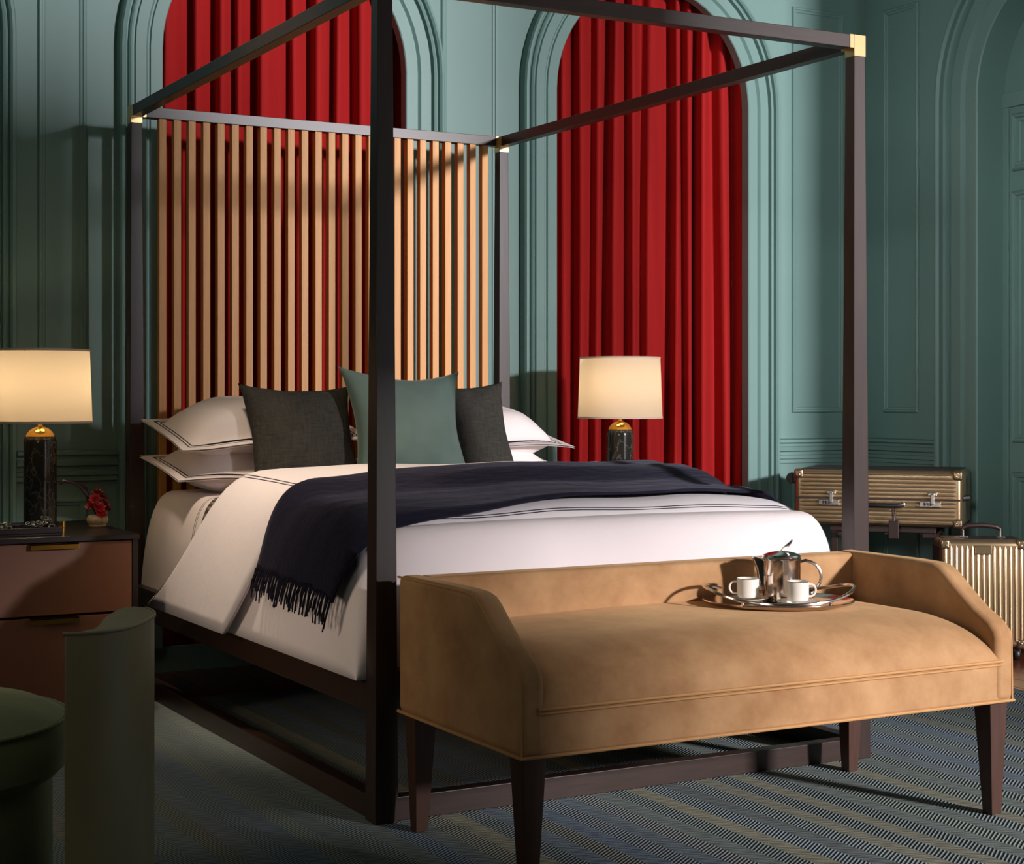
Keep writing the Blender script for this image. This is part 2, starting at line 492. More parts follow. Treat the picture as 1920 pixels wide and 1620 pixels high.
# panelled door in the right arch
door = empty('door_1', (0, 0, 0)); struct(door)
XD = XR + 0.135
fd = lambda a, b, d: (XD + d, a, b)
bm = bmesh.new(); box(bm, (XD, DOORC - AR - 0.1, 0.02), (XD + 0.05, DOORC + AR + 0.1, 3.2))
obj('slab', bm, M['teal'], door, smooth=False)
DP = [(-0.045, 0.0), (-0.040, 0.008), (-0.026, 0.008), (-0.022, 0.020), (-0.012, 0.024), (-0.004, 0.016), (0.0, 0.0)]
for half in (0, 1):
    ya, yb = (DOORC + 0.09, DOORC + 0.475) if half == 0 else (DOORC - 0.475, DOORC - 0.09)
    for z0, z1 in ((0.18, 0.755), (0.89, 2.06), (2.15, 2.42)):
        obj('panel_moulding', rect_moulding(ya, z0, yb, z1, fd, DP), M['teal'], door, angle=25)
    bm = bmesh.new(); box(bm, (XD - 0.012, (DOORC + AR - 0.035) if half == 0 else DOORC - AR, 0.02), (XD, (DOORC + AR) if half == 0 else DOORC - AR + 0.035, 2.46))
    obj('door_stop', bm, M['teal'], door, smooth=False, bevel=0.003)
bm = bmesh.new(); box(bm, (XD - 0.02, DOORC - AR, 2.45), (XD, DOORC + AR, 2.52)); obj('transom_bar', bm, M['teal'], door, smooth=False, bevel=0.004)
bm = bmesh.new(); lathe(bm, [(0.0, 0), (0.012, 0), (0.012, 0.03), (0.026, 0.04), (0.028, 0.055), (0.018, 0.068), (0.0, 0.07)], 20)
obj('knob', bm, M['brass'], door, loc=(XD, DOORC + 0.05, 1.02), rot=(0, -PI / 2, 0))

# curtains --------------------------------------------------
def curtain(cx, seed, label):
    rnd = random.Random(seed)
    x0, x1 = cx - 0.66, cx + 0.66
    ks = [x0]
    while ks[-1] < x1 + 0.1: ks.append(ks[-1] + rnd.choice((0.036, 0.050, 0.090, 0.064, 0.042)))
    dr = [rnd.uniform(-0.02, 0.02) for _ in ks]
    am = [rnd.uniform(0.022, 0.066) for _ in ks]
    nx, zs = 300, [0.02 + (3.22 - 0.02) * i / 26 for i in range(27)]
    rows = []
    for z in zs:
        kk = [a + d * math.sin((2.4 - z) * 1.1 + i * 0.7) for i, (a, d) in enumerate(zip(ks, dr))]
        kk = [kk[0]] + [max(kk[i], kk[i - 1] + 0.02) for i in range(1, len(kk))]
        kk = [sorted(kk)[i] for i in range(len(kk))]
        row = []; k = 0
        for i in range(nx + 1):
            x = x0 + (x1 - x0) * i / nx
            while k < len(kk) - 2 and x > kk[k + 1]: k += 1
            ph = min(max((x - kk[k]) / (kk[k + 1] - kk[k]), 0), 1)
            s = 0.5 - 0.5 * math.cos(PI * ph)
            ya, yb = (am[k] if k % 2 else -am[k]), (am[k + 1] if (k + 1) % 2 else -am[k + 1])
            sw = 0.8 + 0.2 * (3.2 - z) / 3.2
            yo = sw * (ya + (yb - ya) * s)
            row.append((x + 0.62 * yo, YW + 0.100 + yo, z))
        rows.append(row)
    bm = bmesh.new(); grid(bm, rows)
    root = empty('curtain', (0, 0, 0))
    obj('drape', bm, M['red'], root, angle=180, solid=0.004)
    bm = tube(bmesh.new(), [(x0, YW + 0.100, 3.22), (x1, YW + 0.100, 3.22)], 0.014, 12)
    obj('curtain_rod', bm, M['curtainrod'], root)
    return tag(root, label, 'curtain', 'red velvet curtains in the arches')
curtain(ARCH[0], 3, 'dark red velvet curtain in the arch behind the slatted headboard')
curtain(ARCH[1], 11, 'bright red velvet curtain in the arch behind the right-hand lamp')

# ------------------------------------------------------------------ rug
rug = empty('area_rug', (0, 0, 0))
bm = bmesh.new(); box(bm, (-2.6, -4.6, 0.0), (2.88, 1.93, 0.010))
obj('pile', bm, M['rug'], rug, smooth=False)
bm = bmesh.new()
for a, b in (((-2.62, -4.62, 0), (2.9, -4.6, 0.0105)), ((-2.62, 1.93, 0), (2.9, 1.95, 0.0105)), ((-2.62, -4.62, 0), (-2.6, 1.95, 0.0105)), ((2.88, -4.62, 0), (2.9, 1.95, 0.0105))): box(bm, a, b)
obj('binding', bm, M['rugedge'], rug, smooth=False)
tag(rug, 'blue-grey herringbone striped woven rug under the bed and bench', 'rug')
RZ = 0.0105

# ------------------------------------------------------------------ canopy bed
PX, PY, HT = (0.020, 1.597), (0.020, 2.283), 2.205
bed = tag(empty('canopy_bed', (0.8, 1.15, 0)), 'dark wood four-poster canopy bed with oak slat headboard and brass corners', 'bed')
BO = Vector((0.8, 1.15, 0))
def bpart(name, bm, mat, **kw):
    bmesh.ops.translate(bm, verts=bm.verts, vec=-BO)
    return obj(name, bm, mat, bed, **kw)
for x in PX:
    for y in PY:
        z0 = RZ if y < 1 else 0.0
        bpart('post', frustum(bmesh.new(), (x, y, z0), (0.066, 0.066), (x, y, HT - 0.002), (0.0415, 0.0415)), M['wenge'], smooth=False, bevel=0.002)
        s = 0.0225; sx = 1 if x < 1 else -1; sy = 1 if y < 1 else -1
        bm = bmesh.new()
        box(bm, (x - s, y - s, HT - 0.066), (x + s, y + s, HT))
        xa, xb = sorted((x + sx * s, x + sx * (s + 0.016))); box(bm, (xa, y - s, HT - 0.0425), (xb, y + s, HT))
        ya, yb = sorted((y + sy * s, y + sy * (s + 0.016))); box(bm, (x - s, ya, HT - 0.0425), (x + s, yb, HT))
        bpart('corner_bracket', bm, M['brass'], smooth=False, bevel=0.0012)
h = 0.0205
for y in PY: bpart('canopy_rail', box(bmesh.new(), (PX[0] + 0.0385, y - h, HT - 0.0415), (PX[1] - 0.0385, y + h, HT - 0.001)), M['wenge_h'], smooth=False, bevel=0.0015)
for x in PX: bpart('canopy_rail', box(bmesh.new(), (x - h, PY[0] + 0.0385, HT - 0.0415), (x + h, PY[1] - 0.0385, HT - 0.001)), M['wenge'], smooth=False, bevel=0.0015)
slat0 = None
for i in range(25):
    x = 0.122 + i * 0.0578
    if slat0 is None:
        slat0 = obj('slat', box(bmesh.new(), (-0.0142, -0.016, 0), (0.0142, 0.016, 1.70)), M['oak'], bed, smooth=False, bevel=0.0015)
        s = slat0
    else:
        s = slat0.copy(); COL.objects.link(s); s.parent = bed
    s.location = Vector((x, 2.282, HT - 0.0415 - 1.70)) - BO
bpart('headboard_rail', box(bmesh.new(), (0.052, 2.262, 0.40), (1.565, 2.304, 0.464)), M['wenge_h'], smooth=False, bevel=0.002)
for x in PX:
    bpart('side_rail', box(bmesh.new(), (x - 0.022, 0.053, 0.288), (x + 0.022, 2.25, 0.40)), M['wenge_h'], smooth=False, bevel=0.002)
    bpart('stretcher', box(bmesh.new(), (x - 0.022, 0.053, RZ), (x + 0.022, 2.25, 0.072)), M['wenge_h'], smooth=False, bevel=0.002)
bpart('foot_rail', box(bmesh.new(), (0.053, -0.002, 0.288), (1.564, 0.042, 0.40)), M['wenge_h'], smooth=False, bevel=0.002)
bpart('stretcher', box(bmesh.new(), (0.053, -0.002, RZ), (1.564, 0.042, 0.072)), M['wenge_h'], smooth=False, bevel=0.002)
bpart('platform', box(bmesh.new(), (0.045, 0.045, 0.34), (1.572, 2.26, 0.385)), M['case'], smooth=False)

# bedding: height fields with rounded edges ------------------
def ee(t, p=3.0, q=2.2):
    t = min(max(t, 0.0), 1.0)
    return (1 - (1 - t) ** p) ** (1 / q)
def edge_list(a, b, w, ne=12, ni=30, both=True):
    l = [a + w * (i / ne) ** 2.4 for i in range(ne + 1)]
    hi = b - (w if both else 0)
    l += [a + w + (hi - a - w) * (i + 1) / ni for i in range(ni)]
    if both: l += [b - w * (i / ne) ** 2.4 for i in reversed(range(ne))]
    return l
def ripple(x, y, k=1.0):
    return k * (0.004 * math.sin(7 * x + 3.1 * y + 1) + 0.003 * math.sin(13 * x - 5 * y) + 0.004 * math.sin(4 * y + 2 * math.sin(5 * x)))
def smooth01(a, b, x):
    t = min(max((x - a) / (b - a), 0), 1); return t * t * (3 - 2 * t)
DX0, DX1, DYF, DZB = -0.036, 1.653, 0.058, 0.372
def duvet_z(x, y, x0=DX0, x1=DX1, yf=DYF, zb=DZB, extra=0.0):
    c = 1 - ((x - 0.805) / 0.86) ** 2
    zt = 0.782 + 0.022 * c + 0.02 * smooth01(0.2, 1.1, y) + ripple(x, y, 0.9) + extra
    return zb + (zt - zb) * ee(min(x - x0, x1 - x) / 0.24) * ee((y - yf) / 0.30)
def arcs(pts):
    a = [0]
    for p, q in zip(pts, pts[1:]): a.append(a[-1] + (Vector(q) - Vector(p)).length)
    return a
def drape(name, xs, ys, zf, mat, uvf, solid, parent=None, hem=0.0):
    rows, uvs = [], []
    midx = arcs([(x, 0.9, zf(x, 0.9)) for x in xs]); midy = arcs([(0.8, y, zf(0.8, y)) for y in ys])
    for j, y in enumerate(ys):
        rows.append([(x, y, zf(x, y)) for x in xs])
        uvs.append([uvf(x, y, midx[i], midx[-1] - midx[i], midy[j]) for i, x in enumerate(xs)])
    bm = bmesh.new(); grid(bm, rows, uvs)
    return obj(name, bm, mat, parent, angle=180, solid=solid)
# mattress under a fitted sheet
def sheet_z(x, y, o=0.0):
    zt = 0.752 + 0.012 * (1 - ((x - 0.8) / 0.8) ** 2) + o
    return 0.386 + (zt - 0.386) * ee(min(x - 0.032 + o, 1.582 + o - x) / 0.11, 3, 2.6) * ee(min(y - 0.05, 2.245 - y) / 0.11, 3, 2.6)
ms = empty('mattress', (0.8, 1.15, 0.386))
o = drape('fitted_sheet', edge_list(0.032, 1.582, 0.11), edge_list(0.05, 2.245, 0.11), sheet_z, M['sheet'], lambda x, y, a, b, c: (y, x), 0.0, ms)
o.location = (-0.8, -1.15, -0.386)
tag(ms, 'mattress in a white sheet edged with navy lines at the head of the bed', 'mattress')
bl = drape('blanket', edge_list(0.022, 1.592, 0.11), [0.30 + 1.27 * i / 30 for i in range(31)], lambda x, y: sheet_z(x, y, 0.010), M['greyblanket'], lambda x, y, a, b, c: (y, x), 0.004)
tag(bl, 'grey ribbed blanket showing between white sheet and folded duvet', 'blanket')
# duvet with its head end turned down
XS = edge_list(DX0, DX1, 0.24, 14, 34)
dv = empty('duvet', (0.8, 0.6, DZB))
o = drape('cover', XS, edge_list(DYF, 1.30, 0.30, 14, 30, False), duvet_z, M['duvet'], lambda x, y, a, b, c: (min(a, b), c), 0.02, dv)
o.location = (-0.8, -0.6, -DZB)
FX0, FX1 = DX0 - 0.028, DX1 + 0.028
def sided(x): return 1 - ee(min(x - FX0, FX1 - x) / 0.24)
def flap_ends(x):
    s = sided(x)
    lo = 0.66 + 0.04 * s + 0.30 * s * s
    hi = 1.30 + 0.50 * s * s
    return lo, hi
def flap_z(x, y):
    lo, hi = flap_ends(x)
    f_ = ee((hi - y) / 0.10) * 0.038 + 0.006
    f_ *= smooth01(lo - 0.001, lo + 0.07, y) * 0.55 + 0.45
    z = duvet_z(x, max(y, 0.4), FX0, FX1, DYF, DZB + 0.004, f_)
    return z
xs = edge_list(FX0, FX1, 0.24, 14, 34)
ax = arcs([(x, 0.9, flap_z(x, 0.9)) for x in xs])
rows, uvs = [], []
for j in range(25):
    t_ = 1 - (1 - j / 24) ** 1.6
    r_, u_ = [], []
    for i, x in enumerate(xs):
        lo, hi = flap_ends(x); y = lo + (hi - lo) * t_
        r_.append((x, y, flap_z(x, y) + (0.02 * math.sin(3 * y + 1) * sided(x) * 0)))
        u_.append((min(ax[i], ax[-1] - ax[i]), y))
    rows.append(r_); uvs.append(u_)
# rolled head edge: tuck the last rows down behind the fold
for dy, dz in ((0.012, -0.018), (0.006, -0.045), (-0.03, -0.06)):
    rows.append([(x, rows[24][i][1] + dy, max(rows[24][i][2] + dz * (1 - sided(x)), DZB)) for i, (x, _, _) in enumerate(rows[24])])
    uvs.append(uvs[24])
bm = bmesh.new(); grid(bm, rows, uvs)
o = obj('turned_down_fold', bm, M['flap'], dv, angle=180, solid=0.012)
o.location = (-0.8, -0.6, -DZB)
tag(dv, 'puffy white duvet with navy border lines and turned-down top', 'duvet')
# navy throw across the bed with fringed ends
TX0, TX1 = FX0 - 0.016, FX1 + 0.016
def top_z(x, y, o=0.0):
    lo, hi = flap_ends(min(max(x, FX0), FX1))
    e1 = 0.044 * smooth01(lo - 0.05, lo + 0.06, y)
    return duvet_z(x, y, TX0, TX1, DYF - 0.01, DZB, 0.022 + e1 + o)
def throw_ends(x):
    s = 1 - ee(min(x - TX0, TX1 - x) / 0.24)
    lo = 0.13 + 0.16 * x + (0.09 * s if x < 0.8 else 0.05 * s)
    hi = 0.72 + 0.26 * x + (0.07 * s if x < 0.8 else 0)
    return lo, hi
def cut(x, y, zc): return max(duv, zc)
xs = []
def zt_at(x): return top_z(x, 0.5)
ex = edge_list(TX0, TX1, 0.24, 26, 34)
xs = [x for x in ex if zt_at(x) > 0.585]
rows = []
for x in xs:
    lo, hi = throw_ends(x)
    r_ = []
    for j in range(25):
        y = lo + (hi - lo) * j / 24
        r_.append((x, y, top_z(x, y) + 0.004 * math.sin(j * 1.15 + 3 * x) + 0.002 * math.sin(j * 2.3)))
    rows.append(r_)
th = empty('throw_blanket', (0.8, 0.6, 0.8))
bm = bmesh.new(); grid(bm, rows)
o = obj('weave', bm, M['navy'], th, angle=180, solid=0.008); o.location = (-0.8, -0.6, -0.8)
bm = bmesh.new()
rnd = random.Random(5)
for row, sgn in ((rows[0], -1), (rows[-1], 1)):
    for j in range(90):
        a = j / 89 * 24; k = min(int(a), 23); f_ = a - k
        p = Vector(row[k]).lerp(Vector(row[k + 1]), f_)
        ln = rnd.uniform(0.045, 0.085); q = p + Vector((sgn * 0.012, rnd.uniform(-0.014, 0.014), -ln * 0.6)); r2 = q + Vector((sgn * 0.004, rnd.uniform(-0.01, 0.01), -ln * 0.4))
        tube(bm, [p + Vector((0, 0, 0.006)), q, r2], 0.0021, 4)
o = obj('fringe', bm, M['navy'], th); o.location = (-0.8, -0.6, -0.8); o['kind'] = 'stuff'
tag(th, 'navy wool throw with fringed end draped across the white duvet', 'throw')

# pillows and cushions ---------------------------------------
def pillow_mesh(wd, hg, tk, flange=0.0, pinch=0.06, n=28, sag=0.0, seed=0):
    rnd = random.Random(seed); ph = rnd.uniform(0, 6)
    bm = bmesh.new()
    for side in (1, -1):
        rows, uvs = [], []
        for i in range(n + 1):
            v = -1 + 2 * i / n; v = math.sin(v * PI / 2) * 0.35 + v * 0.65
            r_, u_ = [], []
            for j in range(n + 1):
                u = -1 + 2 * j / n; u = math.sin(u * PI / 2) * 0.35 + u * 0.65
                x = u * wd / 2 * (1 - pinch * (1 - v * v)); z = v * hg / 2 * (1 - pinch * (1 - u * u))
                fu = max(0, 1 - ((abs(u) * wd / 2) / (wd / 2 - flange)) ** 3.2) if abs(u) * wd / 2 < wd / 2 - flange else 0
                fv = max(0, 1 - ((abs(v) * hg / 2) / (hg / 2 - flange)) ** 3.2) if abs(v) * hg / 2 < hg / 2 - flange else 0
                th_ = tk / 2 * (fu * fv) ** 0.55
                th_ += 0.004 * math.sin(9 * u + ph) * math.sin(7 * v + ph) * min(1, th_ * 20)
                th_ = max(th_, 0.003 if flange else 0.0)
                y = -side * th_ + 0.006 * math.sin(5 * u + ph) * (1 if flange else 0.3)
                r_.append((x, y, z)); u_.append((min(wd / 2 - abs(u) * wd / 2, hg / 2 - abs(v) * hg / 2), v))
            rows.append(r_); uvs.append(u_)
        grid(bm, rows, uvs)
    bmesh.ops.remove_doubles(bm, verts=bm.verts, dist=1e-4)
    return bm
def pillow(name, dims, loc, rot, mat, label, cat, group=None, **kw):
    o = obj(name, pillow_mesh(*dims, **kw), mat, angle=180, loc=loc, rot=rot)
    return tag(o, label, cat, group)
LIE = -PI / 2
pillow('bed_pillow', (0.74, 0.46, 0.19), (0.375, 1.945, 0.840), (LIE + R(9), R(2), R(1)), M['sham'], 'white navy-lined pillow at the bottom of the left-hand stack on the bed', 'pillow', 'white bed pillows', flange=0.062, pinch=0.03, seed=1)
pillow('bed_pillow', (0.74, 0.46, 0.23), (0.385, 1.955, 0.985), (LIE + R(13), R(-2), R(2)), M['sham'], 'white navy-lined pillow on top of the left-hand stack on the bed', 'pillow', 'white bed pillows', flange=0.062, pinch=0.03, seed=2)
pillow('bed_pillow', (0.74, 0.46, 0.18), (1.245, 1.945, 0.835), (LIE + R(9), R(-2), R(-1)), M['sham'], 'white navy-lined pillow at the bottom of the right-hand stack on the bed', 'pillow', 'white bed pillows', flange=0.062, pinch=0.03, seed=3)
pillow('bed_pillow', (0.74, 0.46, 0.22), (1.262, 1.955, 0.962), (LIE + R(11), R(2), R(-2)), M['sham'], 'white navy-lined pillow on top of the right-hand stack on the bed', 'pillow', 'white bed pillows', flange=0.062, pinch=0.03, seed=4)
pillow('throw_cushion', (0.44, 0.42, 0.15), (0.470, 1.715, 0.955), (R(-22), R(1), R(2)), M['charcoal'], 'charcoal woven cushion on the left, leaning on the white pillows', 'cushion', 'charcoal cushions', pinch=0.13, seed=5)
pillow('throw_cushion', (0.44, 0.42, 0.15), (1.120, 1.735, 0.965), (R(-22), R(-1), R(-2)), M['charcoal'], 'charcoal woven cushion on the right, half hidden behind the green one', 'cushion', 'charcoal cushions', pinch=0.13, seed=6)
pillow('throw_cushion', (0.50, 0.48, 0.17), (0.835, 1.60, 0.985), (R(-20), R(2), R(1)), M['seagreen'], 'sea green velvet cushion in front of the two charcoal ones', 'cushion', pinch=0.20, seed=7)

# ------------------------------------------------------------------ bench at the foot
BX0, BX1, BYF, BYB, BZ0 = 0.020, 1.500, -0.722, -0.080, 0.312
bn = tag(empty('bench', (0.76, -0.4, RZ)), 'tan suede upholstered bench with low arms at the foot of the bed', 'bench')
BNO = Vector((0.76, -0.4, RZ))
def npart(name, bm, mat, **kw):
    bmesh.ops.translate(bm, verts=bm.verts, vec=-BNO)
    return obj(name, bm, mat, bn, **kw)
AT = 0.062
npart('seat_base', box(bmesh.new(), (BX0 + 0.004, BYF + 0.004, BZ0), (BX1 - 0.004, BYB - 0.004, 0.418)), M['tan'], smooth=False, bevel=0.006)
side = [(BYB, BZ0), (BYF, BZ0), (BYF, 0.478), (BYF + 0.006, 0.497), (BYF + 0.03, 0.520), (-0.64, 0.548), (-0.58, 0.592), (-0.53, 0.632), (-0.505, 0.647), (-0.475, 0.654), (-0.40, 0.656), (BYB, 0.656)]
for xa in (BX0, BX1 - AT):
    npart('arm', prism(bmesh.new(), side, lambda a, b, d: (d, a, b), xa, xa + AT), M['tan'], angle=50, bevel=0.016, seg=4)
npart('backrest', box(bmesh.new(), (BX0 + AT - 0.008, BYB - 0.075, BZ0 + 0.05), (BX1 - AT + 0.008, BYB, 0.654)), M['tan'], bevel=0.014, seg=4)
def seat_z(x, y):
    a = min(x - (BX0 + AT - 0.012), BX1 - AT + 0.012 - x)
    c = 1 - ((x - 0.76) / 0.75) ** 2
    return 0.414 + (0.112 + 0.022 * c) * ee(a / 0.16, 2.5, 2.6) ** 0.6 * ee((y - BYF) / 0.26, 2.4, 2.0)
xs = edge_list(BX0 + AT - 0.012, BX1 - AT + 0.012, 0.16, 10, 30)
ys = edge_list(BYF, BYB - 0.06, 0.26, 14, 10, False)
bm = bmesh.new(); grid(bm, [[(x, y, seat_z(x, y)) for x in xs] for y in ys])
npart('seat_cushion', bm, M['tan'], angle=180)
def npipe(pts, r=0.0042): npart('piping', tube(bmesh.new(), pts, r, 8), M['tanpipe'])
npipe([(BX0, BYB, BZ0), (BX0, BYF, BZ0), (BX1, BYF, BZ0), (BX1, BYB, BZ0)])
npipe([(BX0 + AT - 0.02, BYF - 0.002, 0.417), (0.76, BYF - 0.003, 0.417), (BX1 - AT + 0.02, BYF - 0.002, 0.417)])
npipe([(BX0 + AT - 0.02, BYF - 0.001, 0.407), (0.76, BYF - 0.002, 0.407), (BX1 - AT + 0.02, BYF - 0.001, 0.407)], 0.003)
for xa in (BX0 + 0.003, BX1 - 0.003):
    npipe([(xa, BYF + 0.003, BZ0)] + [(xa, y + 0.006, z - 0.005) for y, z in side[2:]], 0.0028)
for x, y, ox, oy in ((0.030, BYF + 0.012, 1, 1), (1.490, BYF + 0.012, -1, 1), (0.034, BYB - 0.008, 1, -1), (1.490, BYB - 0.008, -1, -1)):
    st_, sb_ = 0.062, 0.034
    npart('leg', frustum(bmesh.new(), (x + ox * sb_ / 2 + ox * 0.012, y + oy * sb_ / 2 + oy * 0.01, RZ), (sb_, sb_), (x + ox * st_ / 2, y + oy * st_ / 2, BZ0 + 0.004), (st_, st_)), M['legwood'], smooth=False, bevel=0.002)

# tray with coffee set ---------------------------------------
TC = Vector((1.035, -0.325, seat_z(1.035, -0.325) + 0.001))
tr = tag(empty('serving_tray', TC, -TH), 'oval polished silver tray with looped rail on the bench seat', 'tray')
def ell(a, b, z, n=64, f=lambda t: 0): return [(a * math.cos(2 * PI * i / n), b * math.sin(2 * PI * i / n), z + f(2 * PI * i / n)) for i in range(n)]
bm = bmesh.new()
rows = [ell(0.02, 0.015, 0.004), ell(0.165, 0.135, 0.004), ell(0.188, 0.158, 0.010), ell(0.202, 0.172, 0.016), ell(0.205, 0.175, 0.014), ell(0.200, 0.168, 0.008), ell(0.17, 0.14, 0.0), ell(0.02, 0.015, 0.0)]
V = grid(bm, rows, close_u=True); bm.faces.new(V[0]); bm.faces.new(V[-1])
obj('dish', bm, M['silver'], tr)
bm = tube(bmesh.new(), ell(0.202, 0.168, 0.036, 72, lambda a: 0.016 * math.cos(a) ** 4 - 0.016 * math.sin(a) ** 2), 0.0045, 8, closed=True)
obj('rail', bm, M['silver'], tr)
for k in range(4):
    a = R(55 + 90 * k) if k % 2 == 0 else R(35 + 90 * k)
    x, y = 0.200 * math.cos(a), 0.168 * math.sin(a)
    zt_ = 0.036 + 0.016 * math.cos(a) ** 4 - 0.016 * math.sin(a) ** 2
    obj('rail_post', tube(bmesh.new(), [(x, y, 0.012), (x, y, zt_)], 0.004, 8), M['silver'], tr)
def on_tray(dx, dy): return TC + Matrix.Rotation(-TH, 3, 'Z') @ Vector((dx, dy, 0.0045))
pot = tag(empty('coffee_pot', on_tray(0.018, 0.055), -TH), 'polished silver coffee pot with hooked finial on the tray', 'coffee pot')
bm = lathe(bmesh.new(), [(0.0, 0), (0.047, 0), (0.051, 0.004), (0.052, 0.010), (0.0515, 0.06), (0.052, 0.112), (0.054, 0.116), (0.052, 0.119), (0.0, 0.119)], 48)
obj('body', bm, M['silver'], pot)
bm = lathe(bmesh.new(), [(0.0505, 0.119), (0.053, 0.121), (0.051, 0.126), (0.034, 0.132), (0.012, 0.136), (0.0, 0.137)], 40)
obj('lid', bm, M['silver'], pot)
obj('finial', tube(bmesh.new(), [(0.0, 0, 0.134), (0.006, 0, 0.142), (0.016, 0, 0.150), (0.026, 0, 0.160), (0.029, 0, 0.166)], [0.004, 0.0045, 0.005, 0.0035, 0.002], 8), M['silver'], pot)
hp = [(0.050, 0, 0.106), (0.066, 0, 0.110)] + [(0.066 + 0.042 * math.sin(a) , 0, 0.066 + 0.042 * math.cos(a)) for a in [R(10 + 160 * i / 14) for i in range(15)]] + [(0.052, 0, 0.018)]
obj('handle', tube(bmesh.new(), hp, 0.0042, 8), M['silver'], pot)
bm = bmesh.new()
prism(bm, [(-0.045, 0.020), (-0.062, 0.045), (-0.068, 0.085), (-0.080, 0.119), (-0.074, 0.121), (-0.045, 0.112)], lambda a, b, d: (a, d, b), -0.013, 0.013)
obj('spout', bm, M['silver'], pot, bevel=0.006, seg=3, angle=60)
def cup(dx, dy, hand, label):
    c = tag(empty('coffee_cup', on_tray(dx, dy) + Vector((0, 0, 0.0135)), -TH + hand), label, 'cup', 'porcelain coffee cups on the tray')
    bm = lathe(bmesh.new(), [(0.0, 0.002), (0.020, 0.002), (0.022, 0), (0.027, 0.002), (0.0295, 0.010), (0.030, 0.050), (0.0305, 0.053), (0.0285, 0.053), (0.028, 0.012), (0.024, 0.006), (0.0, 0.005)], 36, cap=False)
    obj('bowl', bm, M['porcelain'], c)
    obj('rim', tube(bmesh.new(), ell(0.0302, 0.0302, 0.0525, 36), 0.0011, 6, closed=True), M['silver'], c)
    hp = [(0.029, 0, 0.044)] + [(0.036 + 0.014 * math.sin(a), 0, 0.028 + 0.016 * math.cos(a)) for a in [R(5 + 170 * i / 10) for i in range(11)]] + [(0.029, 0, 0.012)]
    obj('handle', tube(bmesh.new(), hp, 0.0028, 8), M['porcelain'], c)
    s = tag(obj('saucer', lathe(bmesh.new(), [(0.0, 0.006), (0.022, 0.006), (0.034, 0.008), (0.055, 0.0145), (0.056, 0.0135), (0.036, 0.003), (0.024, 0.0), (0.0, 0.0)], 40, cap=False), M['porcelain'], loc=on_tray(dx, dy)), label.replace('cup', 'saucer under the cup', 1), 'saucer', 'porcelain saucers on the tray')
cup(-0.080, 0.012, PI, 'white porcelain cup beside the spout with handle to the left')
cup(0.042, -0.062, 0.15, 'white porcelain cup in front of the pot with handle to the right')

# ------------------------------------------------------------------ nightstands
def nightstand(x0, x1, label):
    ns_ = tag(empty('nightstand', ((x0 + x1) / 2, 1.88, 0)), label, 'nightstand', 'two-drawer nightstands')
    wx = (x1 - x0) / 2
    y0, y1 = -0.345, 0.34
    bm = bmesh.new()
    box(bm, (-wx, y0 + 0.012, 0.05), (-wx + 0.02, y1, 0.632)); box(bm, (wx - 0.02, y0 + 0.012, 0.05), (wx, y1, 0.632))
    box(bm, (-wx + 0.02, y0 + 0.03, 0.05), (wx - 0.02, y1, 0.07)); box(bm, (-wx + 0.02, y1 - 0.02, 0.07), (wx - 0.02, y1, 0.632))
    obj('case', bm, M['case'], ns_, smooth=False, bevel=0.0015)
    boxo('top', (-wx - 0.003, y0 + 0.004, 0.632), (wx + 0.003, y1 + 0.003, 0.65), M['case'], ns_, bevel=0.002)
    boxo('plinth', (-wx + 0.03, y0 + 0.05, RZ), (wx - 0.03, y1 - 0.03, 0.05), M['case'], ns_)
    for z0, z1 in ((0.396, 0.629), (0.078, 0.388)):
        d_ = boxo('drawer', (-wx + 0.022, y0 + 0.010, z0), (wx - 0.022, y0 + 0.40, z1), M['drawer'], ns_, bevel=0.002)
        bm = bmesh.new(); box(bm, (-0.078, y0 - 0.012, z1 - 0.004), (0.078, y0 + 0.014, z1 + 0.0005)); box(bm, (-0.078, y0 - 0.012, z1 - 0.018), (0.078, y0 - 0.009, z1 + 0.0005))
        obj('pull', bm, M['gold'], d_, smooth=False, bevel=0.0008)
    return ns_
nightstand(-0.740, -0.180, 'dark nightstand with two bronze drawers left of the bed under the lit lamp')
nightstand(1.795, 2.355, 'dark nightstand with two bronze drawers on the far right side of the bed')

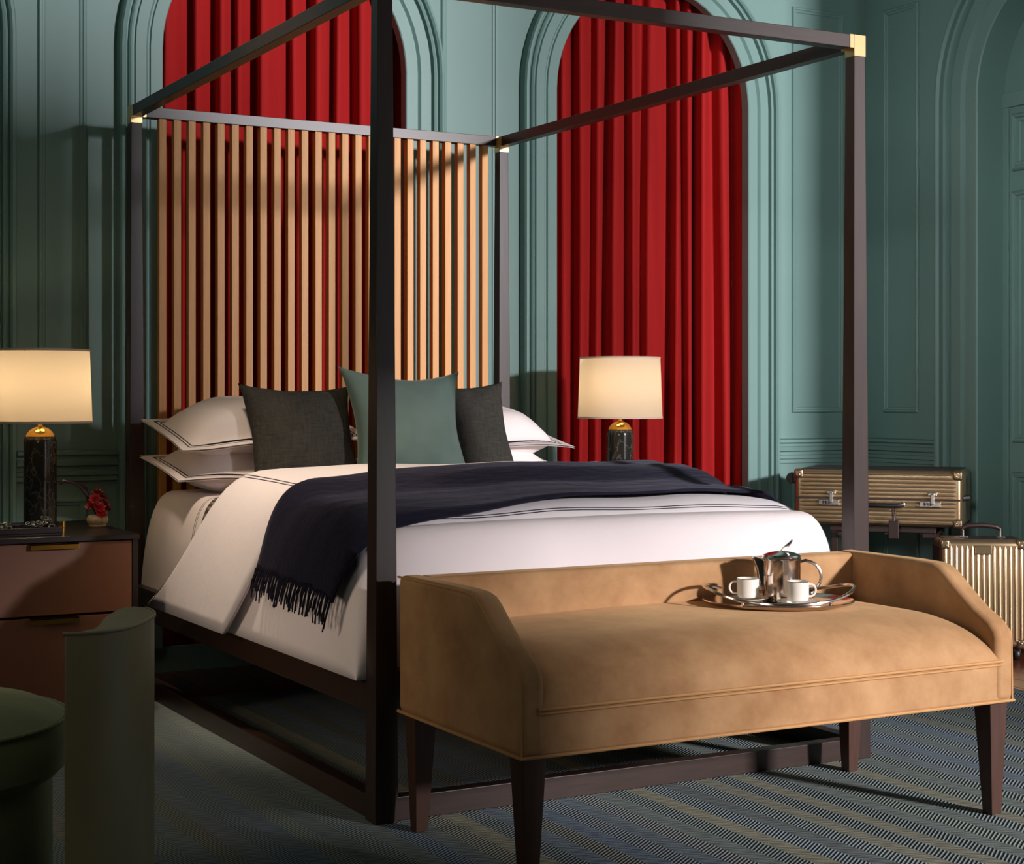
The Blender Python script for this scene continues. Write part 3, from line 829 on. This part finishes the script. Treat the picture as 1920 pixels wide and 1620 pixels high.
# table lamps --------------------------------------------------
def lamp(x, y, z, power, label, k=1.0):
    lp = tag(empty('table_lamp', (x, y, z)), label, 'lamp', 'table lamps beside the bed')
    r = 0.0575
    pr = [(0.0, 0), (r, 0), (r, 0.288)] + [(r * math.cos(a), 0.288 + 0.062 * math.sin(a)) for a in [R(5 * i) for i in range(1, 7)]]
    obj('stone_body', lathe(bmesh.new(), pr, 48), M['stone'], lp)
    pr = [(r * math.cos(a) + 0.0006, 0.288 + 0.062 * math.sin(a)) for a in [R(26 + 4 * i) for i in range(15)]]
    pr += [(0.010, 0.3502), (0.0085, 0.354), (0.0085, 0.372), (0.012, 0.376), (0.012, 0.384), (0.005, 0.388), (0.005, 0.43), (0.0, 0.43)]
    obj('brass_cap', lathe(bmesh.new(), pr, 48, cap=False), M['gold'], lp)
    zb, zt = 0.366, 0.621
    rb, rt = 0.181, 0.172
    sh = obj('shade', lathe(bmesh.new(), [(rb, zb), (rb + (rt - rb) / 2, (zb + zt) / 2), (rt, zt)], 64, cap=False), M['shade'], lp)
    for rr, zz in ((rb, zb), (rt, zt)):
        bm = lathe(bmesh.new(), [(rr + 0.0012, zz - 0.004), (rr + 0.0016, zz), (rr + 0.0012, zz + 0.004), (rr - 0.001, zz + 0.004), (rr - 0.001, zz - 0.004), (rr + 0.0012, zz - 0.004)], 64, cap=False)
        obj('shade_trim', bm, M['shadetrim'], sh)
    bm = bmesh.new()
    for a in (0, 2 * PI / 3, 4 * PI / 3): tube(bm, [(0, 0, zt - 0.02), (rt * math.cos(a), rt * math.sin(a), zt - 0.006)], 0.0018, 6)
    tube(bm, [(0, 0, 0.43), (0.0, 0, zt - 0.015)], 0.003, 8)
    obj('spider', bm, M['gold'], lp)
    obj('finial', lathe(bmesh.new(), [(0, zt - 0.016), (0.010, zt - 0.014), (0.010, zt - 0.004), (0.006, zt + 0.004), (0.0, zt + 0.007)], 20), M['black'], lp)
    for sgn in (-1, 1):
        bm = bmesh.new(); bmesh.ops.create_uvsphere(bm, u_segments=16, v_segments=10, radius=0.022)
        obj('bulb', bm, M['bulb'], lp, loc=(sgn * 0.045, 0, 0.505))
        ld = D.lights.new('bulb_light', 'POINT'); ld.energy = power / 2; ld.color = (1.0, 0.72, 0.42); ld.shadow_soft_size = 0.026
        lo = D.objects.new('bulb_light', ld); COL.objects.link(lo); lo.parent = lp; lo.location = (sgn * 0.045, 0, 0.505)
        lo.visible_camera = True
    return lp
lamp(-0.380, 2.085, 0.65, 3.6, 'glowing table lamp with smoky stone base on the left nightstand')
lamp(2.075, 2.10, 0.65, 2.0, 'glowing table lamp with smoky stone base right of the bed before the red curtain')

# small things on the left nightstand ---------------------------
tr2 = tag(empty('valet_tray', (-0.545, 1.70, 0.65)), 'dark jewellery tray with brass handles on the left nightstand', 'tray')
boxo('base', (-0.15, -0.09, 0.0), (0.13, 0.09, 0.008), M['case'], tr2, bevel=0.002)
for a, b in (((-0.15, -0.09, 0.008), (0.13, -0.082, 0.026)), ((-0.15, 0.082, 0.008), (0.13, 0.09, 0.026)), ((-0.15, -0.082, 0.008), (-0.142, 0.082, 0.026)), ((0.122, -0.082, 0.008), (0.13, 0.082, 0.026))):
    boxo('lip', a, b, M['case'], tr2, bevel=0.001)
for x in (-0.158, 0.138):
    obj('brass_handle', lathe(bmesh.new(), [(0, 0), (0.010, 0), (0.010, 0.020), (0.0085, 0.021), (0.0085, 0.023), (0.010, 0.024), (0.010, 0.043), (0.0, 0.044)], 24), M['gold'], tr2, loc=(x, -0.05, 0.0))
def chain(c, pts, r, label):
    bm = bmesh.new()
    for i, (x, y, z) in enumerate(pts):
        b2 = tube(bmesh.new(), ell(r, r * 0.7, 0, 12), r * 0.24, 5, closed=True)
        mt = Matrix.Translation((x, y, z)) @ Matrix.Rotation(i * 1.1, 4, 'Z') @ Matrix.Rotation(0.9 * (-1) ** i, 4, 'X')
        bmesh.ops.transform(b2, matrix=mt, verts=b2.verts)
        me = D.meshes.new('tmp'); b2.to_mesh(me); b2.free(); bm.from_mesh(me); D.meshes.remove(me)
    return tag(obj('chain_bracelet', bm, M['steel'], loc=c), label, 'bracelet', 'silver bracelets in the tray')
rnd = random.Random(2)
chain((-0.475, 1.69, 0.668), [(0.036 * math.cos(i * 0.5) + rnd.uniform(-.008, .008), 0.03 * math.sin(i * 0.5), 0.005 + 0.0018 * i) for i in range(16)], 0.010, 'silver chain bracelet heaped by the brass end of the dark tray')
chain((-0.615, 1.67, 0.668), [(0.038 * math.cos(i * 0.45), 0.03 * math.sin(i * 0.45), 0.005 + 0.0012 * i) for i in range(14)], 0.011, 'silver chain bracelet at the far left end of the dark tray')
gem = obj('ring', tube(bmesh.new(), ell(0.010, 0.010, 0, 20), 0.0018, 6, closed=True), M['gold'], loc=(-0.545, 1.64, 0.6685), rot=(R(0), 0, 0))
bm = bmesh.new(); bmesh.ops.create_icosphere(bm, subdivisions=1, radius=0.006); obj('ruby', bm, M['petal'], gem, loc=(0.0, -0.012, 0.003), smooth=False)
tag(gem, 'small gold ring with red stone between the silver bracelets', 'ring')

vs_ = tag(empty('flower_vase', (-0.228, 1.885, 0.65)), 'squat beige ceramic vase holding red flowers on the left nightstand', 'vase')
obj('pot', lathe(bmesh.new(), [(0.0, 0), (0.026, 0), (0.030, 0.004), (0.029, 0.010), (0.036, 0.018), (0.038, 0.028), (0.034, 0.038), (0.026, 0.042), (0.022, 0.040), (0.0, 0.036)], 32, cap=False), M['vase'], vs_)
fw = tag(empty('flower_posy', (-0.228, 1.885, 0.689)), 'bunch of small red blossoms with dark burgundy leaf in the beige vase', 'flowers')
rnd = random.Random(9)
spots = [(0.0, 0.0, 0.082), (-0.026, -0.01, 0.038), (0.024, -0.006, 0.046), (0.002, -0.022, 0.032), (-0.012, 0.016, 0.054), (0.016, 0.014, 0.066), (0.032, 0.004, 0.026), (-0.014, -0.018, 0.062), (0.006, -0.026, 0.012)]
for sx_, sy_, sz_ in spots:
    bm = bmesh.new()
    for ring, (rr, tilt, n_) in enumerate(((0.022, 0.2, 7), (0.017, 0.65, 6), (0.011, 1.1, 5))):
        for k in range(n_):
            a = 2 * PI * k / n_ + ring * 0.5
            dv_ = Vector((math.cos(a) * math.cos(tilt), math.sin(a) * math.cos(tilt), math.sin(tilt)))
            sd = Vector((-math.sin(a), math.cos(a), 0))
            up_ = dv_.cross(sd) * -1
            pts_ = [Vector((0, 0, 0)), dv_ * rr * 0.6 + sd * rr * 0.45 + up_ * 0.002, dv_ * rr * 1.15 + up_ * 0.0, dv_ * rr * 0.6 - sd * rr * 0.45 + up_ * 0.002]
            bm.faces.new([bm.verts.new(p) for p in pts_])
    d_ = Vector((sx_, sy_, sz_))
    q = Vector((sx_, sy_ - 0.6 * abs(sy_), 0.03)).to_track_quat('Z', 'Y').to_euler()
    b_ = obj('blossom', bm, M['petal'], fw, loc=d_, rot=q, recalc=False)
    obj('stem', tube(bmesh.new(), [Vector((0, 0, 0.002)), d_ * 0.55, d_], 0.0016, 5), M['stem'], fw)
path = [(0.0, 0.01, 0.0), (-0.022, 0.015, 0.05), (-0.035, 0.02, 0.085), (-0.055, 0.022, 0.105), (-0.085, 0.022, 0.118), (-0.115, 0.02, 0.125), (-0.125, 0.018, 0.112)]
wid = [0.002, 0.012, 0.018, 0.010, 0.004, 0.007, 0.001]
rows = [[(x, y - 0.004, z - w_ * 0.8), (x + w_ * 0.2, y, z), (x + 0.3 * w_, y + 0.004, z + w_ * 0.8)] for (x, y, z), w_ in zip(path, wid)]
bm = bmesh.new(); grid(bm, rows)
obj('leaf', bm, M['burgundy'], fw, angle=180, solid=0.002)

# ------------------------------------------------------------------ lounge chair, left foreground
ch = tag(empty('lounge_chair', (-1.13, -0.44, RZ)), 'green velvet lounge chair with curved olive back in the left foreground', 'chair')
CO = Vector((-1.13, -0.44, RZ))
ZB = 0.68
outer = [(-1.015, -0.868), (-0.985, -0.878), (-0.957, -0.880), (-0.928, -0.873), (-0.902, -0.860), (-0.874, -0.832), (-0.850, -0.800), (-0.820, -0.752), (-0.796, -0.705), (-0.783, -0.660), (-0.776, -0.615), (-0.777, -0.580),
         (-0.790, -0.556), (-0.812, -0.552), (-0.835, -0.578), (-0.858, -0.620), (-0.882, -0.668), (-0.905, -0.720), (-0.928, -0.785), (-0.952, -0.838), (-0.985, -0.862)]
bm = prism(bmesh.new(), [(a - CO.x, b - CO.y) for a, b in outer], lambda a, b, d: (a, b, d), 0.03, ZB - RZ)
obj('back', bm, M['olive'], ch, angle=40, bevel=0.006, seg=3)
bm = tube(bmesh.new(), [(a - CO.x, b - CO.y, ZB - RZ - 0.002) for a, b in outer[:12]], 0.0035, 8)
obj('welt', bm, M['olive'], ch)
sc_ = (-1.215 - CO.x, -0.315 - CO.y)
rs = 0.335
obj('seat', lathe(bmesh.new(), [(0.0, 0.30), (rs - 0.02, 0.30), (rs, 0.32), (rs + 0.006, 0.38), (rs - 0.004, 0.418), (rs - 0.05, 0.440), (rs * 0.5, 0.458), (0.0, 0.462)], 64, (sc_[0], sc_[1], 0.018)), M['green'], ch)
obj('seat_welt', tube(bmesh.new(), [(sc_[0] + (rs + 0.002) * math.cos(2 * PI * i / 64), sc_[1] + (rs + 0.002) * math.sin(2 * PI * i / 64), 0.434) for i in range(64)], 0.004, 6, closed=True), M['green'], ch)
obj('base', lathe(bmesh.new(), [(0.0, 0.0), (rs - 0.04, 0.0), (rs - 0.03, 0.02), (rs - 0.03, 0.315), (0.0, 0.315)], 64, (sc_[0], sc_[1], 0)), M['green'], ch)
bm = bmesh.new(); box(bm, (-0.10, -0.30, 0.03), (0.28, 0.0, 0.10)); obj('back_support', bm, M['black'], ch, smooth=False, bevel=0.01)

# ------------------------------------------------------------------ luggage
def suitcase(name, L, H, T, ribs, vertical, label, loc, rz, extras):
    """local: x along the face, z up, front at y = 0, body towards +y"""
    s = tag(empty(name, loc, rz), label, 'suitcase', 'ribbed champagne aluminium suitcases')
    bm = bmesh.new(); box(bm, (0, 0.004, 0), (L, T - 0.004, H))
    obj('shell', bm, M['alu'], s, smooth=True, angle=30, bevel=0.022, seg=5)
    # raised ribs on front and back
    n = ribs
    ln = (L if vertical else H)
    rib0 = {}
    for i in range(n):
        p = ln * (i + 0.9) / (n + 0.8)
        for yy in (0.004, T - 0.004):
            r = ln / n * 0.27
            if yy not in rib0:
                a_, b_ = 0.030, (H if vertical else L) - 0.030
                path = [(0, 0, a_ - 0.006), (0, 0, a_ + 0.006), (0, 0, b_ - 0.006), (0, 0, b_ + 0.006)] if vertical else [(a_ - 0.006, 0, 0), (a_ + 0.006, 0, 0), (b_ - 0.006, 0, 0), (b_ + 0.006, 0, 0)]
                rb_ = obj('rib', tube(bmesh.new(), path, [0.001, r, r, 0.001], 8), M['alu'], s)
                rib0[yy] = rb_
            else:
                rb_ = rib0[yy].copy(); COL.objects.link(rb_); rb_.parent = s
            rb_.location = (p, yy, 0) if vertical else (0, yy, p)
            rb_.scale = (1, 0.8, 1)
    for x in (0.0, L):
        for z in (0.0, H):
            bm = bmesh.new()
            dx = 1 if x == 0 else -1; dz = 1 if z == 0 else -1
            xa, xb = sorted((x - dx * 0.004, x + dx * 0.040)); za, zb = sorted((z - dz * 0.004, z + dz * 0.040))
            box(bm, (xa, -0.004, za), (xb, 0.045, zb))
            g_ = obj('corner_guard', bm, M['alu2'], s, smooth=True, bevel=0.012, seg=4)
            bm = bmesh.new(); bmesh.ops.create_uvsphere(bm, u_segments=10, v_segments=6, radius=0.005)
            obj('rivet', bm, M['steel'], g_, loc=(x + dx * 0.022, -0.004, z + dz * 0.022))
    # leather-dark frame round the edge
    bm = bmesh.new()
    yc = T * 0.5
    box(bm, (-0.003, yc - 0.012, 0.03), (0.002, yc + 0.012, H - 0.03)); box(bm, (L - 0.002, yc - 0.012, 0.03), (L + 0.003, yc + 0.012, H - 0.03))
    box(bm, (0.03, yc - 0.012, -0.003), (L - 0.03, yc + 0.012, 0.002)); box(bm, (0.03, yc - 0.012, H - 0.002), (L - 0.03, yc + 0.012, H + 0.003))
    obj('frame', bm, M['darkleather'], s, smooth=False)
    extras(s)
    return s
def up_extras(s):
    L, H, T = 0.352, 0.452, 0.21
    bm = bmesh.new(); box(bm, (0.02, 0.02, H - 0.004), (L - 0.02, T - 0.02, H + 0.004)); obj('top_panel', bm, M['darkleather'], s, smooth=False, bevel=0.003)
    bm = bmesh.new(); box(bm, (-0.004, 0.02, 0.03), (0.004, T - 0.02, H - 0.03)); obj('side_panel', bm, M['darkleather'], s, smooth=False, bevel=0.003)
    obj('handle', tube(bmesh.new(), [(0.105, 0.09, H + 0.044), (0.125, 0.09, H + 0.054), (0.19, 0.09, H + 0.057), (0.245, 0.09, H + 0.050), (0.262, 0.09, H + 0.040)], [0.009, 0.010, 0.0105, 0.010, 0.009], 10), M['darkleather'], s)
    for x in (0.108, 0.262):
        obj('handle_link', tube(bmesh.new(), [(x, 0.09, H + 0.002), (x, 0.09, H + 0.044)], 0.004, 8), M['steel'], s)
        bm = bmesh.new(); box(bm, (x - 0.018, 0.075, H + 0.003), (x + 0.018, 0.105, H + 0.010)); obj('handle_mount', bm, M['steel'], s, smooth=False, bevel=0.003)
    bm = bmesh.new(); box(bm, (0.14, -0.008, H - 0.060), (0.21, 0.004, H - 0.022)); obj('badge', bm, M['alu2'], s, smooth=False, bevel=0.004)
    for x in (0.035, L - 0.035):
        for y in (0.035, T - 0.035):
            w_ = obj('wheel', lathe(bmesh.new(), [(0, -0.011), (0.022, -0.011), (0.025, -0.006), (0.025, 0.006), (0.022, 0.011), (0, 0.011)], 20), M['black'], s, loc=(x, y, -0.027), rot=(0, PI / 2, 0))
            bm = bmesh.new(); box(bm, (x - 0.016, y - 0.016, -0.020), (x + 0.016, y + 0.016, 0.001)); obj('wheel_fork', bm, M['black'], s, smooth=False, bevel=0.003)
def flat_extras(s):
    L, H, T = 0.735, 0.248, 0.44
    bm = bmesh.new(); box(bm, (0.02, 0.03, H - 0.004), (L - 0.02, T - 0.02, H + 0.004)); obj('top_panel', bm, M['darkleather'], s, smooth=False, bevel=0.003)
    for x in (0.155, 0.600):
        k = obj('lock', box(bmesh.new(), (x - 0.046, -0.012, 0.090), (x + 0.046, 0.002, 0.116)), M['steel'], s, smooth=False, bevel=0.003)
        for i in range(3):
            obj('dial', tube(bmesh.new(), [(x - 0.022 + 0.013 * i, -0.012, 0.097), (x - 0.022 + 0.013 * i, -0.012, 0.110)], 0.005, 8), M['black'], k)
        obj('latch', box(bmesh.new(), (x + 0.002, -0.016, 0.100), (x + 0.020, 0.0, 0.150)), M['steel'], k, smooth=False, bevel=0.004)
        obj('catch', box(bmesh.new(), (x - 0.012, -0.013, 0.138), (x + 0.030, 0.0, 0.158)), M['steel'], k, smooth=False, bevel=0.005)
    obj('band', box(bmesh.new(), (0.006, -0.003, 0.118), (L - 0.006, 0.006, 0.126)), M['darkleather'], s, smooth=False)
    obj('handle', tube(bmesh.new(), [(0.31, -0.008, 0.100), (0.315, -0.034, 0.098), (0.33, -0.040, 0.096), (0.46, -0.040, 0.096), (0.475, -0.034, 0.098), (0.48, -0.008, 0.100)], [0.007, 0.010, 0.011, 0.011, 0.010, 0.007], 10), M['black'], s)
    for x in (0.31, 0.48):
        obj('handle_mount', lathe(bmesh.new(), [(0, 0), (0.013, 0), (0.013, 0.010), (0.006, 0.014), (0, 0.014)], 16), M['steel'], s, loc=(x, 0.0, 0.100), rot=(PI / 2, 0, 0))
    tg_ = obj('luggage_tag', box(bmesh.new(), (0.425, -0.046, -0.050), (0.470, -0.040, 0.030)), M['darkleather'], s, smooth=False, bevel=0.003)
    obj('tag_strap', tube(bmesh.new(), [(0.446, -0.043, 0.028), (0.442, -0.050, 0.070), (0.446, -0.044, 0.106), (0.452, -0.030, 0.070), (0.450, -0.043, 0.028)], 0.003, 6), M['darkleather'], tg_)
    for y in (0.06, T - 0.06):
        for z in (0.215,):
            obj('wheel', lathe(bmesh.new(), [(0, -0.012), (0.023, -0.012), (0.026, -0.007), (0.026, 0.007), (0.023, 0.012), (0, 0.012)], 20), M['black'], s, loc=(-0.024, y, z - 0.01), rot=(PI / 2, 0, 0))
            obj('wheel_housing', box(bmesh.new(), (-0.02, y - 0.018, z - 0.032), (0.002, y + 0.018, z + 0.016)), M['black'], s, smooth=False, bevel=0.006)
    obj('end_handle', tube(bmesh.new(), [(L, 0.04, 0.128), (L + 0.022, 0.05, 0.130), (L + 0.024, 0.13, 0.130), (L, 0.14, 0.128)], 0.011, 8), M['black'], s)
suitcase('upright_suitcase', 0.352, 0.452, 0.21, 15, True, 'upright champagne aluminium cabin suitcase standing on the wood floor by the wall', (3.1742, 1.3264, 0.052), R(-33.9), up_extras)
fl_loc = Vector((2.9965, 2.0743, 0.527))
suitcase('trunk_suitcase', 0.735, 0.248, 0.44, 13, False, 'large champagne aluminium suitcase lying on the rack behind the bedpost', fl_loc, R(-49.4), flat_extras)
rk = tag(empty('luggage_rack', (fl_loc.x, fl_loc.y, 0), R(-49.4)), 'low dark luggage rack under the large aluminium suitcase', 'luggage rack')
for y in (0.05, 0.36):
    boxo('bearer', (0.15, y, 0.497), (0.62, y + 0.035, 0.526), M['wenge_h'], rk)
for x in (0.05, 0.235):
    for y in (0.055, 0.365):
        boxo('leg', (x if x > 0.1 else 0.155, y, 0.0), (x + 0.03 if x > 0.1 else 0.185, y + 0.026, 0.497), M['wenge'], rk)
for x in (0.19, 0.40, 0.565):
    boxo('strap', (x, 0.02, 0.480 if x != 0.40 else 0.49), (x + 0.055, 0.40, 0.4965), M['darkleather'], rk, bevel=0.001)
for x in (0.16, 0.24):
    boxo('crossbar', (x, 0.08, 0.10), (x + 0.02, 0.37, 0.125), M['wenge'], rk)
